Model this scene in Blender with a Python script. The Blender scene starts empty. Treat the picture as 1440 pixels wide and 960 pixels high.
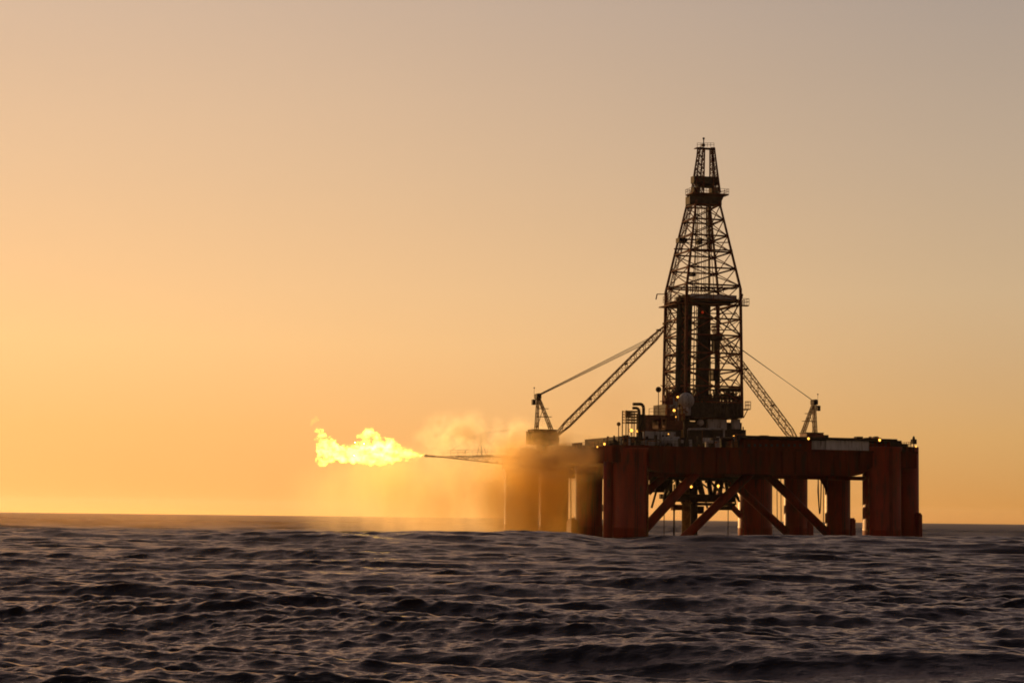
import bpy, math, random
import numpy as np
from mathutils import Vector, Matrix
random.seed(7); np.random.seed(7)
S = bpy.context.scene
C = S.collection
R = math.radians

# ------------------------------------------------------------------ camera
F = 3000.0                      # focal length in photo pixels (1440 wide)
CAM_H = 4.0
PITCH = math.atan(247.5 / F)
ROLL = math.atan(17 / 1440)
cam_rot = Matrix.Rotation(math.pi / 2 + PITCH, 3, 'X') @ Matrix.Rotation(ROLL, 3, 'Z')
cd = bpy.data.cameras.new('camera'); cam = bpy.data.objects.new('camera', cd); C.objects.link(cam)
cam.location = (0, 0, CAM_H); cam.rotation_euler = cam_rot.to_euler()
cd.sensor_width = 36; cd.lens = F / 1440 * 36; cd.clip_start = 0.5; cd.clip_end = 40000
S.camera = cam

# rig frame: origin at the near left column on the sea, u runs along the near side, v away from the viewer
TH = R(17.0); O = Vector((22.9, 430.0, 0))
rig_rot = Matrix.Rotation(TH, 3, 'Z')
def G(px, py, v):
    """measured point: where a sight line meets the rig's vertical plane v (metres behind the near side)"""
    d = cam_rot @ Vector((px - 720, 480 - py, -F))
    o = rig_rot.transposed() @ (Vector((0, 0, CAM_H)) - O); d = rig_rot.transposed() @ d
    return o + d * ((v - o.y) / d.y)
def U(px, v): return G(px, 700, v).x
def Zh(px, py, v): return G(px, py, v).z
def rig_world(p): return O + rig_rot @ Vector(p)

# ------------------------------------------------------------------ mesh builder
class MB:
    def __init__(s): s.v = []; s.f = []
    def add(s, vs, fs):
        n = len(s.v); s.v += [tuple(p) for p in vs]; s.f += [tuple(i + n for i in f) for f in fs]; return s
    def box(s, x0, x1, y0, y1, z0, z1):
        vs = [(x, y, z) for z in (z0, z1) for y in (y0, y1) for x in (x0, x1)]
        return s.add(vs, [(0, 2, 3, 1), (4, 5, 7, 6), (0, 1, 5, 4), (2, 6, 7, 3), (0, 4, 6, 2), (1, 3, 7, 5)])
    def prism(s, pts, y0, y1):          # outline in x,z pushed along y
        n = len(pts); vs = [(x, y0, z) for x, z in pts] + [(x, y1, z) for x, z in pts]
        return s.add(vs, [tuple(range(n)), tuple(range(2 * n - 1, n - 1, -1))] + [(i, i + n, (i + 1) % n + n, (i + 1) % n) for i in range(n)])
    def tube(s, a, b, r, r2=None, n=6, cap=True):
        a = Vector(a); b = Vector(b); r2 = r if r2 is None else r2
        d = (b - a)
        if d.length < 1e-6: return s
        d.normalize(); up = Vector((0, 0, 1)) if abs(d.z) < .95 else Vector((1, 0, 0))
        e = d.cross(up).normalized(); g = d.cross(e)
        vs = []
        for c, q in ((a, r), (b, r2)):
            for k in range(n):
                t = 2 * math.pi * (k + .5) / n; vs.append(c + (e * math.cos(t) + g * math.sin(t)) * q)
        fs = [(i, (i + 1) % n, (i + 1) % n + n, i + n) for i in range(n)]
        if cap: fs += [tuple(range(n - 1, -1, -1)), tuple(range(n, 2 * n))]
        return s.add(vs, fs)
    def path(s, pts, r, n=6):
        for i in range(len(pts) - 1): s.tube(pts[i], pts[i + 1], r, n=n)
        return s
    def lathe(s, c, prof, n=24):         # prof: list of (r, z) around vertical axis at c
        cx, cy, cz = c; vs = []
        for r, z in prof:
            for k in range(n):
                t = 2 * math.pi * k / n; vs.append((cx + r * math.cos(t), cy + r * math.sin(t), cz + z))
        fs = []
        for j in range(len(prof) - 1):
            for k in range(n):
                a = j * n + k; b = j * n + (k + 1) % n; fs.append((a, b, b + n, a + n))
        fs += [tuple(range(n - 1, -1, -1)), tuple(range((len(prof) - 1) * n, len(prof) * n))]
        return s.add(vs, fs)
    def ball(s, c, r, n=14, sx=1, sy=1, sz=1):
        prof = [(max(1e-3, math.sin(math.pi * k / n)), -math.cos(math.pi * k / n)) for k in range(n + 1)]
        cx, cy, cz = c; vs = []; m = n * 2; fs = []
        for q, z in prof:
            for k in range(m):
                t = 2 * math.pi * k / m; vs.append((cx + r * sx * q * math.cos(t), cy + r * sy * q * math.sin(t), cz + r * sz * z))
        for j in range(n):
            for k in range(m):
                a = j * m + k; b = j * m + (k + 1) % m; fs.append((a, b, b + m, a + m))
        fs += [tuple(range(m - 1, -1, -1)), tuple(range(n * m, (n + 1) * m))]
        return s.add(vs, fs)
    def lattice(s, a, b, w0, w1, n, rc, rb, side=Vector((0, 1, 0)), h0=None, h1=None):
        """four-chord lattice girder from a to b"""
        a = Vector(a); b = Vector(b); d = (b - a).normalized(); e = side.normalized(); g = d.cross(e).normalized()
        h0 = w0 if h0 is None else h0; h1 = w1 if h1 is None else h1
        rings = []
        for i in range(n + 1):
            t = i / n; p = a.lerp(b, t); w = (w0 + (w1 - w0) * t) / 2; h = (h0 + (h1 - h0) * t) / 2
            rings.append([p + e * w * i1 + g * h * i2 for i1, i2 in ((-1, -1), (1, -1), (1, 1), (-1, 1))])
        for k in range(4): s.tube(rings[0][k], rings[-1][k], rc)
        for i in range(n + 1):
            for k in range(4): s.tube(rings[i][k], rings[i][(k + 1) % 4], rb, n=4)
            if i < n:
                for k in range(4):
                    p, q = (k, (k + 1) % 4) if i % 2 else ((k + 1) % 4, k)
                    s.tube(rings[i][p], rings[i + 1][q], rb, n=4)
        return s
    def rail(s, pts, h=1.1, r=.045, step=2.0):
        for a, b in zip(pts[:-1], pts[1:]):
            a = Vector(a); b = Vector(b); L = (b - a).length; n = max(1, int(L / step)); up = Vector((0, 0, h))
            for t in (1, .52): s.tube(a + up * t, b + up * t, r, n=4)
            for i in range(n + 1):
                p = a.lerp(b, i / n); s.tube(p, p + up, r, n=4)
        return s
    def build(s, name, m, parent=None, smooth=False):
        me = bpy.data.meshes.new(name); me.from_pydata(s.v, [], s.f); me.update()
        if smooth:
            me.polygons.foreach_set('use_smooth', [len(p.vertices) == 4 for p in me.polygons])
        me.materials.append(m)
        o = bpy.data.objects.new(name, me); C.objects.link(o)
        if parent is not None: o.parent = parent
        return o

def thing(name, label, cat, loc=(0, 0, 0), group=None):
    """Empty at a thing's base; loc is in the rig frame"""
    o = bpy.data.objects.new(name, None); C.objects.link(o); o.empty_display_size = 1
    o.location = rig_world(loc); o.rotation_euler = (0, 0, TH)
    o['label'] = label; o['category'] = cat
    if group: o['group'] = group
    o['_b'] = loc
    return o
def part(mb, name, m, root, smooth=False, parent=None):
    """parts are drawn in rig coordinates; shift them to their root's base"""
    b = root['_b']; mb.v = [(p[0] - b[0], p[1] - b[1], p[2] - b[2]) for p in mb.v]
    return mb.build(name, m, parent if parent is not None else root, smooth)

# ------------------------------------------------------------------ materials
def mat(name, col, rough=.6, metal=0.0, var=.35, scale=.6, streak=True, dirt=(.03, .018, .012), dirt_amt=.35, spec=.12):
    m = bpy.data.materials.new(name); m.use_nodes = True; nt = m.node_tree; N = nt.nodes; L = nt.links
    b = N['Principled BSDF']; b.inputs['Roughness'].default_value = min(1, rough + .2); b.inputs['Specular IOR Level'].default_value = spec; b.inputs['Metallic'].default_value = metal
    tc = N.new('ShaderNodeTexCoord'); mp = N.new('ShaderNodeMapping'); L.new(tc.outputs['Object'], mp.inputs[0])
    mp.inputs['Scale'].default_value = (scale, scale, scale * (.18 if streak else 1))
    n = N.new('ShaderNodeTexNoise'); n.inputs['Scale'].default_value = 1.5; n.inputs['Detail'].default_value = 7; n.inputs['Roughness'].default_value = .65
    L.new(mp.outputs[0], n.inputs['Vector'])
    r = N.new('ShaderNodeValToRGB'); r.color_ramp.elements[0].position = .38; r.color_ramp.elements[1].position = .68
    r.color_ramp.elements[0].color = tuple(c * (1 - var) for c in col) + (1,); r.color_ramp.elements[1].color = tuple(min(1, c * (1 + var)) for c in col) + (1,)
    L.new(n.outputs['Fac'], r.inputs[0])
    n2 = N.new('ShaderNodeTexNoise'); n2.inputs['Scale'].default_value = 3.7; n2.inputs['Detail'].default_value = 9; L.new(mp.outputs[0], n2.inputs['Vector'])
    mr = N.new('ShaderNodeMapRange'); mr.inputs[1].default_value = .52; mr.inputs[2].default_value = .7; mr.inputs[4].default_value = dirt_amt * 2
    L.new(n2.outputs['Fac'], mr.inputs[0])
    mx = N.new('ShaderNodeMix'); mx.data_type = 'RGBA'; mx.inputs['B'].default_value = dirt + (1,)
    L.new(mr.outputs[0], mx.inputs['Factor']); L.new(r.outputs[0], mx.inputs['A']); L.new(mx.outputs['Result'], b.inputs['Base Color'])
    bp = N.new('ShaderNodeBump'); bp.inputs['Strength'].default_value = .15; bp.inputs['Distance'].default_value = .05
    L.new(n2.outputs['Fac'], bp.inputs['Height']); L.new(bp.outputs[0], b.inputs['Normal'])
    return m
def emis(name, col, st):
    m = bpy.data.materials.new(name); m.use_nodes = True; nt = m.node_tree; nt.nodes.clear()
    e = nt.nodes.new('ShaderNodeEmission'); e.inputs[0].default_value = col + (1,); e.inputs[1].default_value = st
    o = nt.nodes.new('ShaderNodeOutputMaterial'); nt.links.new(e.outputs[0], o.inputs[0]); return m
M = dict(
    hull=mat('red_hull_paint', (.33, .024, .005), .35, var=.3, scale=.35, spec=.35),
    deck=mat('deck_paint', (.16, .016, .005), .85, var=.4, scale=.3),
    steel=mat('derrick_steel', (.16, .045, .028), .7, .1, streak=False, dirt_amt=.4),
    dark=mat('dark_equipment', (.06, .04, .035), .6, .2, streak=False),
    grey=mat('grey_paint', (.48, .44, .45), .55, var=.25),
    white=mat('white_paint', (.74, .69, .70), .5, var=.12, dirt_amt=.2),
    ochre=mat('yellow_crane_paint', (.36, .20, .06), .5, streak=False, dirt_amt=.3),
    maroon=mat('maroon_crane_paint', (.2, .05, .035), .5, streak=False),
    pipe=mat('drill_pipe_steel', (.055, .035, .028), .5, .5, streak=False),
    wire=mat('wire_rope', (.1, .07, .05), .5, .4, streak=False, dirt_amt=.1),
    rust=mat('rusty_steel', (.3, .11, .045), .8, var=.4, streak=False),
    glass=mat('cab_glass', (.05, .06, .07), .1, dirt_amt=.05),
    lamp=emis('lamp_glow', (1, .42, .06), 3.2),
)

# ------------------------------------------------------------------ world and sun
SUN_AZ = R(-28); SUN_EL = R(4.0)
SH = (math.sin(SUN_AZ), math.cos(SUN_AZ))
W = bpy.data.worlds.new('World'); S.world = W; W.use_nodes = True
N = W.node_tree.nodes; L = W.node_tree.links; N.clear()
out = N.new('ShaderNodeOutputWorld'); bg = N.new('ShaderNodeBackground'); L.new(bg.outputs[0], out.inputs[0])
tc = N.new('ShaderNodeTexCoord'); nrm = N.new('ShaderNodeVectorMath'); nrm.operation = 'NORMALIZE'; L.new(tc.outputs['Generated'], nrm.inputs[0])
sx = N.new('ShaderNodeSeparateXYZ'); L.new(nrm.outputs[0], sx.inputs[0])
def math_(op, a, b=None, c=None, clamp=False):
    n = N.new('ShaderNodeMath'); n.operation = op; n.use_clamp = clamp
    for i, q in enumerate((a, b, c)):
        if q is None: continue
        if isinstance(q, (int, float)): n.inputs[i].default_value = q
        else: L.new(q, n.inputs[i])
    return n.outputs[0]
def ramp(stops, fac):
    n = N.new('ShaderNodeValToRGB'); cr = n.color_ramp; cr.interpolation = 'EASE' if False else 'LINEAR'
    while len(cr.elements) < len(stops): cr.elements.new(.5)
    for e, (p, c) in zip(cr.elements, stops): e.position = p; e.color = tuple(q / 2 for q in c) + (1,)
    L.new(fac, n.inputs[0]); return n.outputs[0]
zc = math_('MAXIMUM', sx.outputs['Z'], 0.0)
fz = math_('POWER', zc, .5)                       # finer stops near the horizon
def p(z): return z ** .5
right = ramp([(p(0), (.60, .24, .05)), (p(.008), (.64, .29, .068)), (p(.04), (.67, .375, .135)), (p(.105), (.624, .434, .25)), (p(.17), (.52, .39, .275)), (p(.235), (.423, .337, .275)), (p(.35), (.27, .21, .185)), (p(.6), (.15, .125, .13)), (1, (.09, .085, .10))], fz)
left = ramp([(p(0), (1.08, .43, .10)), (p(.008), (1.1, .46, .115)), (p(.04), (1.12, .54, .17)), (p(.08), (1.1, .62, .25)), (p(.16), (.86, .55, .31)), (p(.235), (.69, .485, .337)), (p(.35), (.42, .31, .24)), (p(.6), (.2, .16, .155)), (1, (.09, .085, .10))], fz)
hl = math_('SQRT', math_('MAXIMUM', math_('SUBTRACT', 1.0, math_('MULTIPLY', sx.outputs['Z'], sx.outputs['Z'])), 1e-4))
ca = math_('DIVIDE', math_('ADD', math_('MULTIPLY', sx.outputs['X'], SH[0]), math_('MULTIPLY', sx.outputs['Y'], SH[1])), hl)
cr_, cl_ = math.cos(R(13.5 + 28)), math.cos(R(28 - 13.5))
t = math_('DIVIDE', math_('SUBTRACT', ca, cr_), cl_ - cr_)
t = math_('POWER', math_('MINIMUM', math_('MAXIMUM', t, 0.0), 1.2), 1.3)
mx = N.new('ShaderNodeMix'); mx.data_type = 'RGBA'; mx.clamp_factor = False
L.new(t, mx.inputs['Factor']); L.new(right, mx.inputs['A']); L.new(left, mx.inputs['B'])
dim = N.new('ShaderNodeMapRange'); dim.interpolation_type = 'SMOOTHSTEP'; L.new(ca, dim.inputs[0])
dim.inputs[1].default_value = -.6; dim.inputs[2].default_value = cr_; dim.inputs[3].default_value = .36; dim.inputs[4].default_value = 1
sc_ = N.new('ShaderNodeVectorMath'); sc_.operation = 'SCALE'; L.new(mx.outputs['Result'], sc_.inputs[0]); L.new(math_('MULTIPLY', dim.outputs[0], 2.0), sc_.inputs['Scale'])
# faint uneven haze in the sky
nz = N.new('ShaderNodeTexNoise'); nz.inputs['Scale'].default_value = 3; nz.inputs['Detail'].default_value = 4
mpz = N.new('ShaderNodeMapping'); mpz.inputs['Scale'].default_value = (1, 1, 5); L.new(nrm.outputs[0], mpz.inputs[0]); L.new(mpz.outputs[0], nz.inputs[0])
sc2 = N.new('ShaderNodeVectorMath'); sc2.operation = 'SCALE'; L.new(sc_.outputs[0], sc2.inputs[0]); L.new(math_('ADD', math_('MULTIPLY', nz.outputs['Fac'], .05), .975), sc2.inputs['Scale'])
sky = N.new('ShaderNodeTexSky'); sky.sky_type = 'NISHITA'; sky.sun_disc = False; sky.sun_elevation = SUN_EL; sky.sun_rotation = SUN_AZ
sky.air_density = 1.2; sky.dust_density = 6; sky.ozone_density = 1
sks = N.new('ShaderNodeVectorMath'); sks.operation = 'SCALE'; L.new(sky.outputs[0], sks.inputs[0]); sks.inputs['Scale'].default_value = .06
fm = N.new('ShaderNodeMapRange'); fm.interpolation_type = 'SMOOTHSTEP'; L.new(sx.outputs['Z'], fm.inputs[0]); fm.inputs[1].default_value = .3; fm.inputs[2].default_value = .9; fm.inputs[4].default_value = .35
m2 = N.new('ShaderNodeMix'); m2.data_type = 'RGBA'; L.new(fm.outputs[0], m2.inputs['Factor']); L.new(sc2.outputs[0], m2.inputs['A']); L.new(sks.outputs[0], m2.inputs['B'])
L.new(m2.outputs['Result'], bg.inputs[0]); bg.inputs[1].default_value = 1.0

sd = bpy.data.lights.new('sun', 'SUN'); sun = bpy.data.objects.new('sun', sd); C.objects.link(sun)
sd.energy = 4.2; sd.angle = R(.6); sd.color = (1, .53, .18)
sv = Vector((SH[0] * math.cos(SUN_EL), SH[1] * math.cos(SUN_EL), math.sin(SUN_EL)))
sun.rotation_euler = sv.to_track_quat('Z', 'Y').to_euler()

# ------------------------------------------------------------------ sea
def make_sea():
    fine = np.arange(-0.33, 0.3301, 0.00095)
    co = []; a = fine[-1]; st = .002
    while a < math.pi - .02: st *= 1.22; st = min(st, .05); a += st; co.append(a)
    co = np.array([c for c in co if c < math.pi - .01])
    ang = np.concatenate([-co[::-1], fine, co])
    rs = [3.0]
    while rs[-1] < 13000:
        r = rs[-1]
        k = .010 if r < 25 else (.0016 if r < 400 else (.0028 if r < 1300 else .018))
        rs.append(r * (1 + k))
    rs = np.array(rs)
    A, Rr = np.meshgrid(ang, rs)
    X = (Rr * np.sin(A)).astype(np.float32); Y = (Rr * np.cos(A)).astype(np.float32)
    sp = (Rr * .0020).astype(np.float32)
    Z = np.zeros_like(X); DX = np.zeros_like(X); DY = np.zeros_like(X)
    rng = np.random.RandomState(11)
    nw = 200
    lam = np.exp(np.linspace(math.log(.4), math.log(42), nw)) * rng.uniform(.96, 1.04, nw)
    main = R(-100)                        # waves run towards the viewer and a little left
    # slow wandering phase so that no crest runs dead straight; gusts that roughen some patches
    wx = 6 * np.sin(Y / 17 + 1.3 * np.sin(X / 23)) + 4 * np.sin(X / 9.3 - Y / 31 + 2)
    wy = 5 * np.sin(X / 19 + 1.7 * np.sin(Y / 27)) + 3 * np.sin(Y / 12.1 + X / 14 + 1)
    gust = 1 + .38 * np.sin(X / 13 + 1.5 * np.sin(Y / 22 + X / 40)) * np.sin(Y / 16 + 1.2 * np.sin(X / 11))
    gust = gust.astype(np.float32)
    for i in range(nw):
        l = lam[i]; k = 2 * math.pi / l
        spread = .8 if l < 1.2 else (.45 if l < 3 else .24)
        th = main + rng.normal(0, spread)
        ak = float(np.interp(math.log(l), np.log([.4, .8, 2.2, 4, 9, 20, 45]), [.046, .040, .035, .029, .0225, .016, .008]))
        amp = ak / k
        ph = rng.uniform(0, 2 * math.pi)
        fade = np.clip((l / sp - 1.8) / 1.6, 0, 1)
        cx, cy = math.cos(th), math.sin(th)
        wob = min(1, l / 8) * .55
        arg = (k * ((X + wob * wx * l / 8) * cx + (Y + wob * wy * l / 8) * cy) + ph).astype(np.float32)
        aa = (amp * fade).astype(np.float32)
        if l < 5: aa = aa * gust
        if l > 12: aa = aa * np.clip((Y - 10) / 130, .35, 1)
        if l > 16: aa = aa * (1 - .55 * np.exp(-((Y - 265) / 90) ** 2))
        if i % 5 < 2 and 1 < l < 12:      # peaked crests
            Z += aa * .8 * (1.27 - 2 * np.abs(np.sin((arg - math.pi / 2) / 2)))
        else:
            Z += aa * np.sin(arg)
            c = aa * (.6 if l < 3 else .85) * np.cos(arg)
            DX += c * cx; DY += c * cy
    # long swell; one high crest in front of the rig
    pxs = np.array([-900, 0, 120, 250, 450, 560, 700, 800, 850, 885, 930, 1000, 1150, 1290, 1440, 2300]) - 720
    drop = np.array([24, 25, 27, 28, 21, 20, 15, 17, 23, 27, 22, 19, 17, 16.5, 17, 22])
    yc = 262.0
    fp = X / np.maximum(Y, 1) * F
    zt = 4 - np.interp(fp, pxs, drop) * yc / F
    # smooth across
    zc_ = zt - .38
    yy = Y - yc - 10 * np.sin(X / 60); prof = np.exp(-(yy / np.where(yy < 0, 20, 14)) ** 2)
    zc_ = np.where(Y > 1, zc_, 1.6)
    Z += (prof * zc_).astype(np.float32)
    Z += (.15 * np.sin(2 * math.pi * (Y - 262 + .12 * X) / 118 + math.pi / 2) * np.clip((Y - 20) / 80, 0, 1) * np.exp(-((Y - 120) / 120) ** 2) * .7).astype(np.float32)
    Z -= (.35 * np.exp(-((Y - 330) / 40) ** 2)).astype(np.float32)
    near = np.clip((Rr - 6) / 25, 0, 1)
    Z *= near; DX *= near; DY *= near
    X += DX; Y += DY
    nr, nc = X.shape
    co3 = np.stack([X, Y, Z], -1).reshape(-1, 3).astype(np.float32)
    idx = np.arange(nr * nc).reshape(nr, nc)
    a = idx[:-1, :-1]; b = idx[:-1, 1:]; c = idx[1:, 1:]; d = idx[1:, :-1]
    q = np.stack([a, b, c, d], -1).reshape(-1, 4)
    # close the disc behind the viewer
    q2 = np.stack([idx[:-1, -1], idx[:-1, 0], idx[1:, 0], idx[1:, -1]], -1)
    q = np.concatenate([q, q2])
    cen = len(co3); co3 = np.concatenate([co3, [[0, 0, 0]]]).astype(np.float32)
    tri = np.stack([np.roll(idx[0], -1), idx[0], np.full(nc, cen)], -1)
    me = bpy.data.meshes.new('sea')
    me.vertices.add(len(co3)); me.vertices.foreach_set('co', co3.ravel())
    loops = np.concatenate([q.ravel(), tri.ravel()]).astype(np.int32)
    me.loops.add(len(loops)); me.loops.foreach_set('vertex_index', loops)
    nf = len(q) + len(tri); me.polygons.add(nf)
    starts = np.concatenate([np.arange(len(q)) * 4, len(q) * 4 + np.arange(len(tri)) * 3]).astype(np.int32)
    me.polygons.foreach_set('loop_start', starts)
    me.polygons.foreach_set('use_smooth', np.ones(nf, bool))
    me.update(calc_edges=True); me.validate()
    o = bpy.data.objects.new('sea', me); C.objects.link(o); o['kind'] = 'structure'
    m = bpy.data.materials.new('sea_water'); m.use_nodes = True; nt = m.node_tree; N = nt.nodes; L = nt.links
    N.remove(N['Principled BSDF']); out = N['Material Output']
    df = N.new('ShaderNodeBsdfDiffuse'); df.inputs[0].default_value = (.010, .006, .006, 1)
    gl = N.new('ShaderNodeBsdfGlossy'); gl.inputs['Color'].default_value = (.97, .87, .93, 1); gl.inputs['Roughness'].default_value = .07
    fr = N.new('ShaderNodeFresnel'); fr.inputs[0].default_value = 1.333
    ml = N.new('ShaderNodeMath'); ml.operation = 'MULTIPLY'; ml.inputs[1].default_value = .8
    pw = N.new('ShaderNodeMath'); pw.operation = 'POWER'; pw.inputs[1].default_value = 1.0; L.new(fr.outputs[0], pw.inputs[0]); L.new(pw.outputs[0], ml.inputs[0])
    # distant water is rougher: its wavelets are too small to be meshed
    tcd = N.new('ShaderNodeTexCoord'); ln = N.new('ShaderNodeVectorMath'); ln.operation = 'LENGTH'; L.new(tcd.outputs['Object'], ln.inputs[0])
    far = N.new('ShaderNodeMapRange'); L.new(ln.outputs['Value'], far.inputs[0]); far.inputs[1].default_value = 120; far.inputs[2].default_value = 1400; far.inputs[3].default_value = .07; far.inputs[4].default_value = .32
    L.new(far.outputs[0], gl.inputs['Roughness'])
    f2 = N.new('ShaderNodeMapRange'); L.new(ln.outputs['Value'], f2.inputs[0]); f2.inputs[1].default_value = 60; f2.inputs[2].default_value = 800; f2.inputs[3].default_value = .72; f2.inputs[4].default_value = .2
    L.new(f2.outputs[0], ml.inputs[1])
    mxs = N.new('ShaderNodeMixShader'); L.new(ml.outputs[0], mxs.inputs[0]); L.new(df.outputs[0], mxs.inputs[1]); L.new(gl.outputs[0], mxs.inputs[2]); L.new(mxs.outputs[0], out.inputs[0])
    tc = N.new('ShaderNodeTexCoord')
    h = None
    for sc, de, wt, st in ((.9, 3, .04, 1.4), (3.2, 4, .034, 1.7), (9, 4, .012, 1.5)):
        mp = N.new('ShaderNodeMapping'); mp.inputs['Scale'].default_value = (1, st, 1); mp.inputs['Rotation'].default_value = (0, 0, .25)
        L.new(tc.outputs['Object'], mp.inputs[0])
        n = N.new('ShaderNodeTexNoise'); n.inputs['Scale'].default_value = sc; n.inputs['Detail'].default_value = de; n.inputs['Distortion'].default_value = .6
        L.new(mp.outputs[0], n.inputs[0])
        k = N.new('ShaderNodeMath'); k.operation = 'MULTIPLY'; L.new(n.outputs['Fac'], k.inputs[0]); k.inputs[1].default_value = wt
        if h is None: h = k.outputs[0]
        else:
            ad = N.new('ShaderNodeMath'); L.new(h, ad.inputs[0]); L.new(k.outputs[0], ad.inputs[1]); h = ad.outputs[0]
    bp = N.new('ShaderNodeBump'); bp.inputs['Strength'].default_value = 1; bp.inputs['Distance'].default_value = 1.0
    L.new(h, bp.inputs['Height'])
    for t_ in (df, gl, fr): L.new(bp.outputs[0], t_.inputs['Normal'])
    me.materials.append(m)
make_sea()

# ------------------------------------------------------------------ the rig: hull
rig = thing('drilling_rig', 'red semi-submersible drilling platform standing on eight thick columns in the sea', 'oil rig')
DT = 18.6                                # main deck level
UL, UH = 0.0, 59.0
def column(px, v, r, ztop=15.2, label=None):
    u = G(px, 700, v).x
    q = MB().lathe((u, v, 0), [(r, -9), (r, 2.0), (r + .03, 2.05), (r + .03, 2.6), (r, 2.65), (r, ztop - 1.2), (r + .25, ztop - .3), (r + .25, ztop)], 40)
    o = part(q, 'column', M['hull'], rig, True)
    if label: o['label'] = label
    # ladder and fender piles on the weather side
    l = MB()
    for dx in (-.25, .25): l.tube((u + dx, v - r - .18, -1), (u + dx, v - r - .18, ztop), .05, n=4)
    for k in range(30): l.tube((u - .25, v - r - .18, -.5 + k * .53), (u + .25, v - r - .18, -.5 + k * .53), .03, n=4)
    part(l, 'ladder', M['dark'], rig, parent=o)
    return o, u
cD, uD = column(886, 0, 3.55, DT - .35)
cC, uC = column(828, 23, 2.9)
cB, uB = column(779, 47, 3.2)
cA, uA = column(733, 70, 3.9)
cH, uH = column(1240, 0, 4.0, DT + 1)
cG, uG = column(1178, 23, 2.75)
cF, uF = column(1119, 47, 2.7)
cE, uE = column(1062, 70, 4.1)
def side_column(px, v, r, par):
    u = G(px, 700, v).x
    return part(MB().lathe((u, v, 0), [(r, -9), (r, 15.5 if px < 1000 else DT + 1.2)], 28), 'side_column', M['hull'], rig, True, par)
side_column(855.5, 1.5, 1.05, cD)
side_column(1278, 1.8, 2.1, cH)
side_column(1263, 3.4, 2.0, cH)
def fender(px0, px1, py, v, par, dv=3):
    a = G(px0, py, v); b = G(px1, py, v)
    q = MB().box(a.x, b.x, v - dv / 2, v + dv / 2, -4, a.z); q.box(a.x + .15, b.x - .15, v - dv / 2 + .2, v + dv / 2 - .2, a.z + .003, a.z + .35)
    part(q, 'fender', M['hull'], rig, parent=par)
fender(1286, 1290.5, 723, 0, cH, 4); fender(1193, 1199, 730, 23, cG); fender(800, 809, 732, 23, cC); fender(1133, 1140, 726, 47, cF)
for c_, v_, px_ in ((cD, 0, 905), (cH, 0, 1214), (cE, 70, 1040)):
    a = G(px_, 700, v_)
    q = MB()
    for z_ in (2.2, 4.0, 6.0, 9.0): q.tube((a.x, v_ - 1.4, z_), (a.x, v_ - 2.4, z_), .16)
    q.tube((a.x, v_ - 2.4, -3), (a.x, v_ - 2.4, 13.5), .2)
    part(q, 'guide_pipe', M['rust'], rig, parent=c_)
# pontoons under the water
for u_ in (UL, UH):
    part(MB().box(u_ - 6, u_ + 6, -14, 84, -16, -8), 'pontoon', M['hull'], rig)
# braces
def brace(p0, p1, v0, v1, r, ext0=6, ext1=2):
    a = G(*p0, v0); b = G(*p1, v1); d = (b - a).normalized()
    part(MB().tube(a - d * ext0, b + d * ext1, r, n=18), 'brace', M['hull'], rig, True)
brace((905, 745), (972, 672), 0, 0, .98, 1.0, 1.5)
brace((972, 746), (1052, 668), 8, 8, .95, 5)
brace((1160, 746), (1080, 668), 23, 23, .95, 1.0)
brace((1104, 746), (1030, 678), 47, 47, .9, 1.0)
brace((1058, 742), (1018, 700), 70, 70, .7, 1.0)
brace((850, 742), (936, 668), 23, 23, .8, 1.0)
brace((800, 735), (960, 664), 47, 47, .7, 1.0)
# horizontal transverse braces below deck
part(MB().tube((UL, 60, -6), (UH, 60, -6), 1, n=14), 'brace', M['hull'], rig, True)

# upper hull
def upper_hull():
    zb, zs = 13.4, 15.3
    q = MB()
    u0, u1 = -3.4, 64.2
    # cross section in u,z with the sides cut up between the columns
    pts = [(u0, DT), (u0, zs), (3.2, zs), (4.2, zs - .5), (5.2, zb + .4), (7.5, zb), (49.8, zb), (51.5, zb + .4), (53, zs - .4), (54.2, zs), (u1, zs), (u1, DT)]
    q.prism(pts, -2.2, 74)
    return q
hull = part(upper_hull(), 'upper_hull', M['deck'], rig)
for i in range(18):                           # frames on the near face
    u = 4.5 + i * 2.9
    part(MB().box(u, u + .16, -2.42, -2.202, 13.6 if 8 < u < 49 else 15.4, DT - .32), 'stiffener', M['deck'], rig, parent=hull)
part(MB().box(-3.5, 64.3, -2.6, -2.203, DT - .3, DT + .12), 'deck_edge', M['deck'], rig, parent=hull)
# front girders between the columns under the hull, with knees
for (a_, b_) in ((uD + 3, 21.5), (32, uH - 3)):
    q = MB().box(a_, b_, -.6, .6, 12.6, 13.4)
    part(q, 'girder', M['deck'], rig)
q = MB(); q.prism([(uD + 3.3, 13.38), (uD + 3.3, 10.6), (uD + 3.9, 11.9), (uD + 5.0, 12.9), (uD + 6.5, 13.38)], -.5, .5)
part(q, 'knee', M['deck'], rig); q = MB()
q.prism([(uG - 2.5, 15.2), (uG - 2.5, 9.6), (uG - 3.0, 11.4), (uG - 4.0, 13.0), (uG - 5.5, 13.9), (uG - 7, 14.0)], 22.5, 23.5)
part(q, 'knee', M['deck'], rig)
# railings
q = MB(); q.rail([(-3.3, 74, DT), (-3.3, -2.4, DT), (U(1044, -2.4), -2.4, DT)], 1.2, .05, 2.2)
part(q, 'railing', M['wire'], rig)

# deck houses -------------------------------------------------------
def bx(px0, py0, px1, py1, v0, v1, q=None, z0=None):
    a = G(px0, py0, v0); b = G(px1, py1, v0)
    q = q or MB(); q.box(a.x, b.x, v0, v1, b.z if z0 is None else z0, a.z); return q
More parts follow.
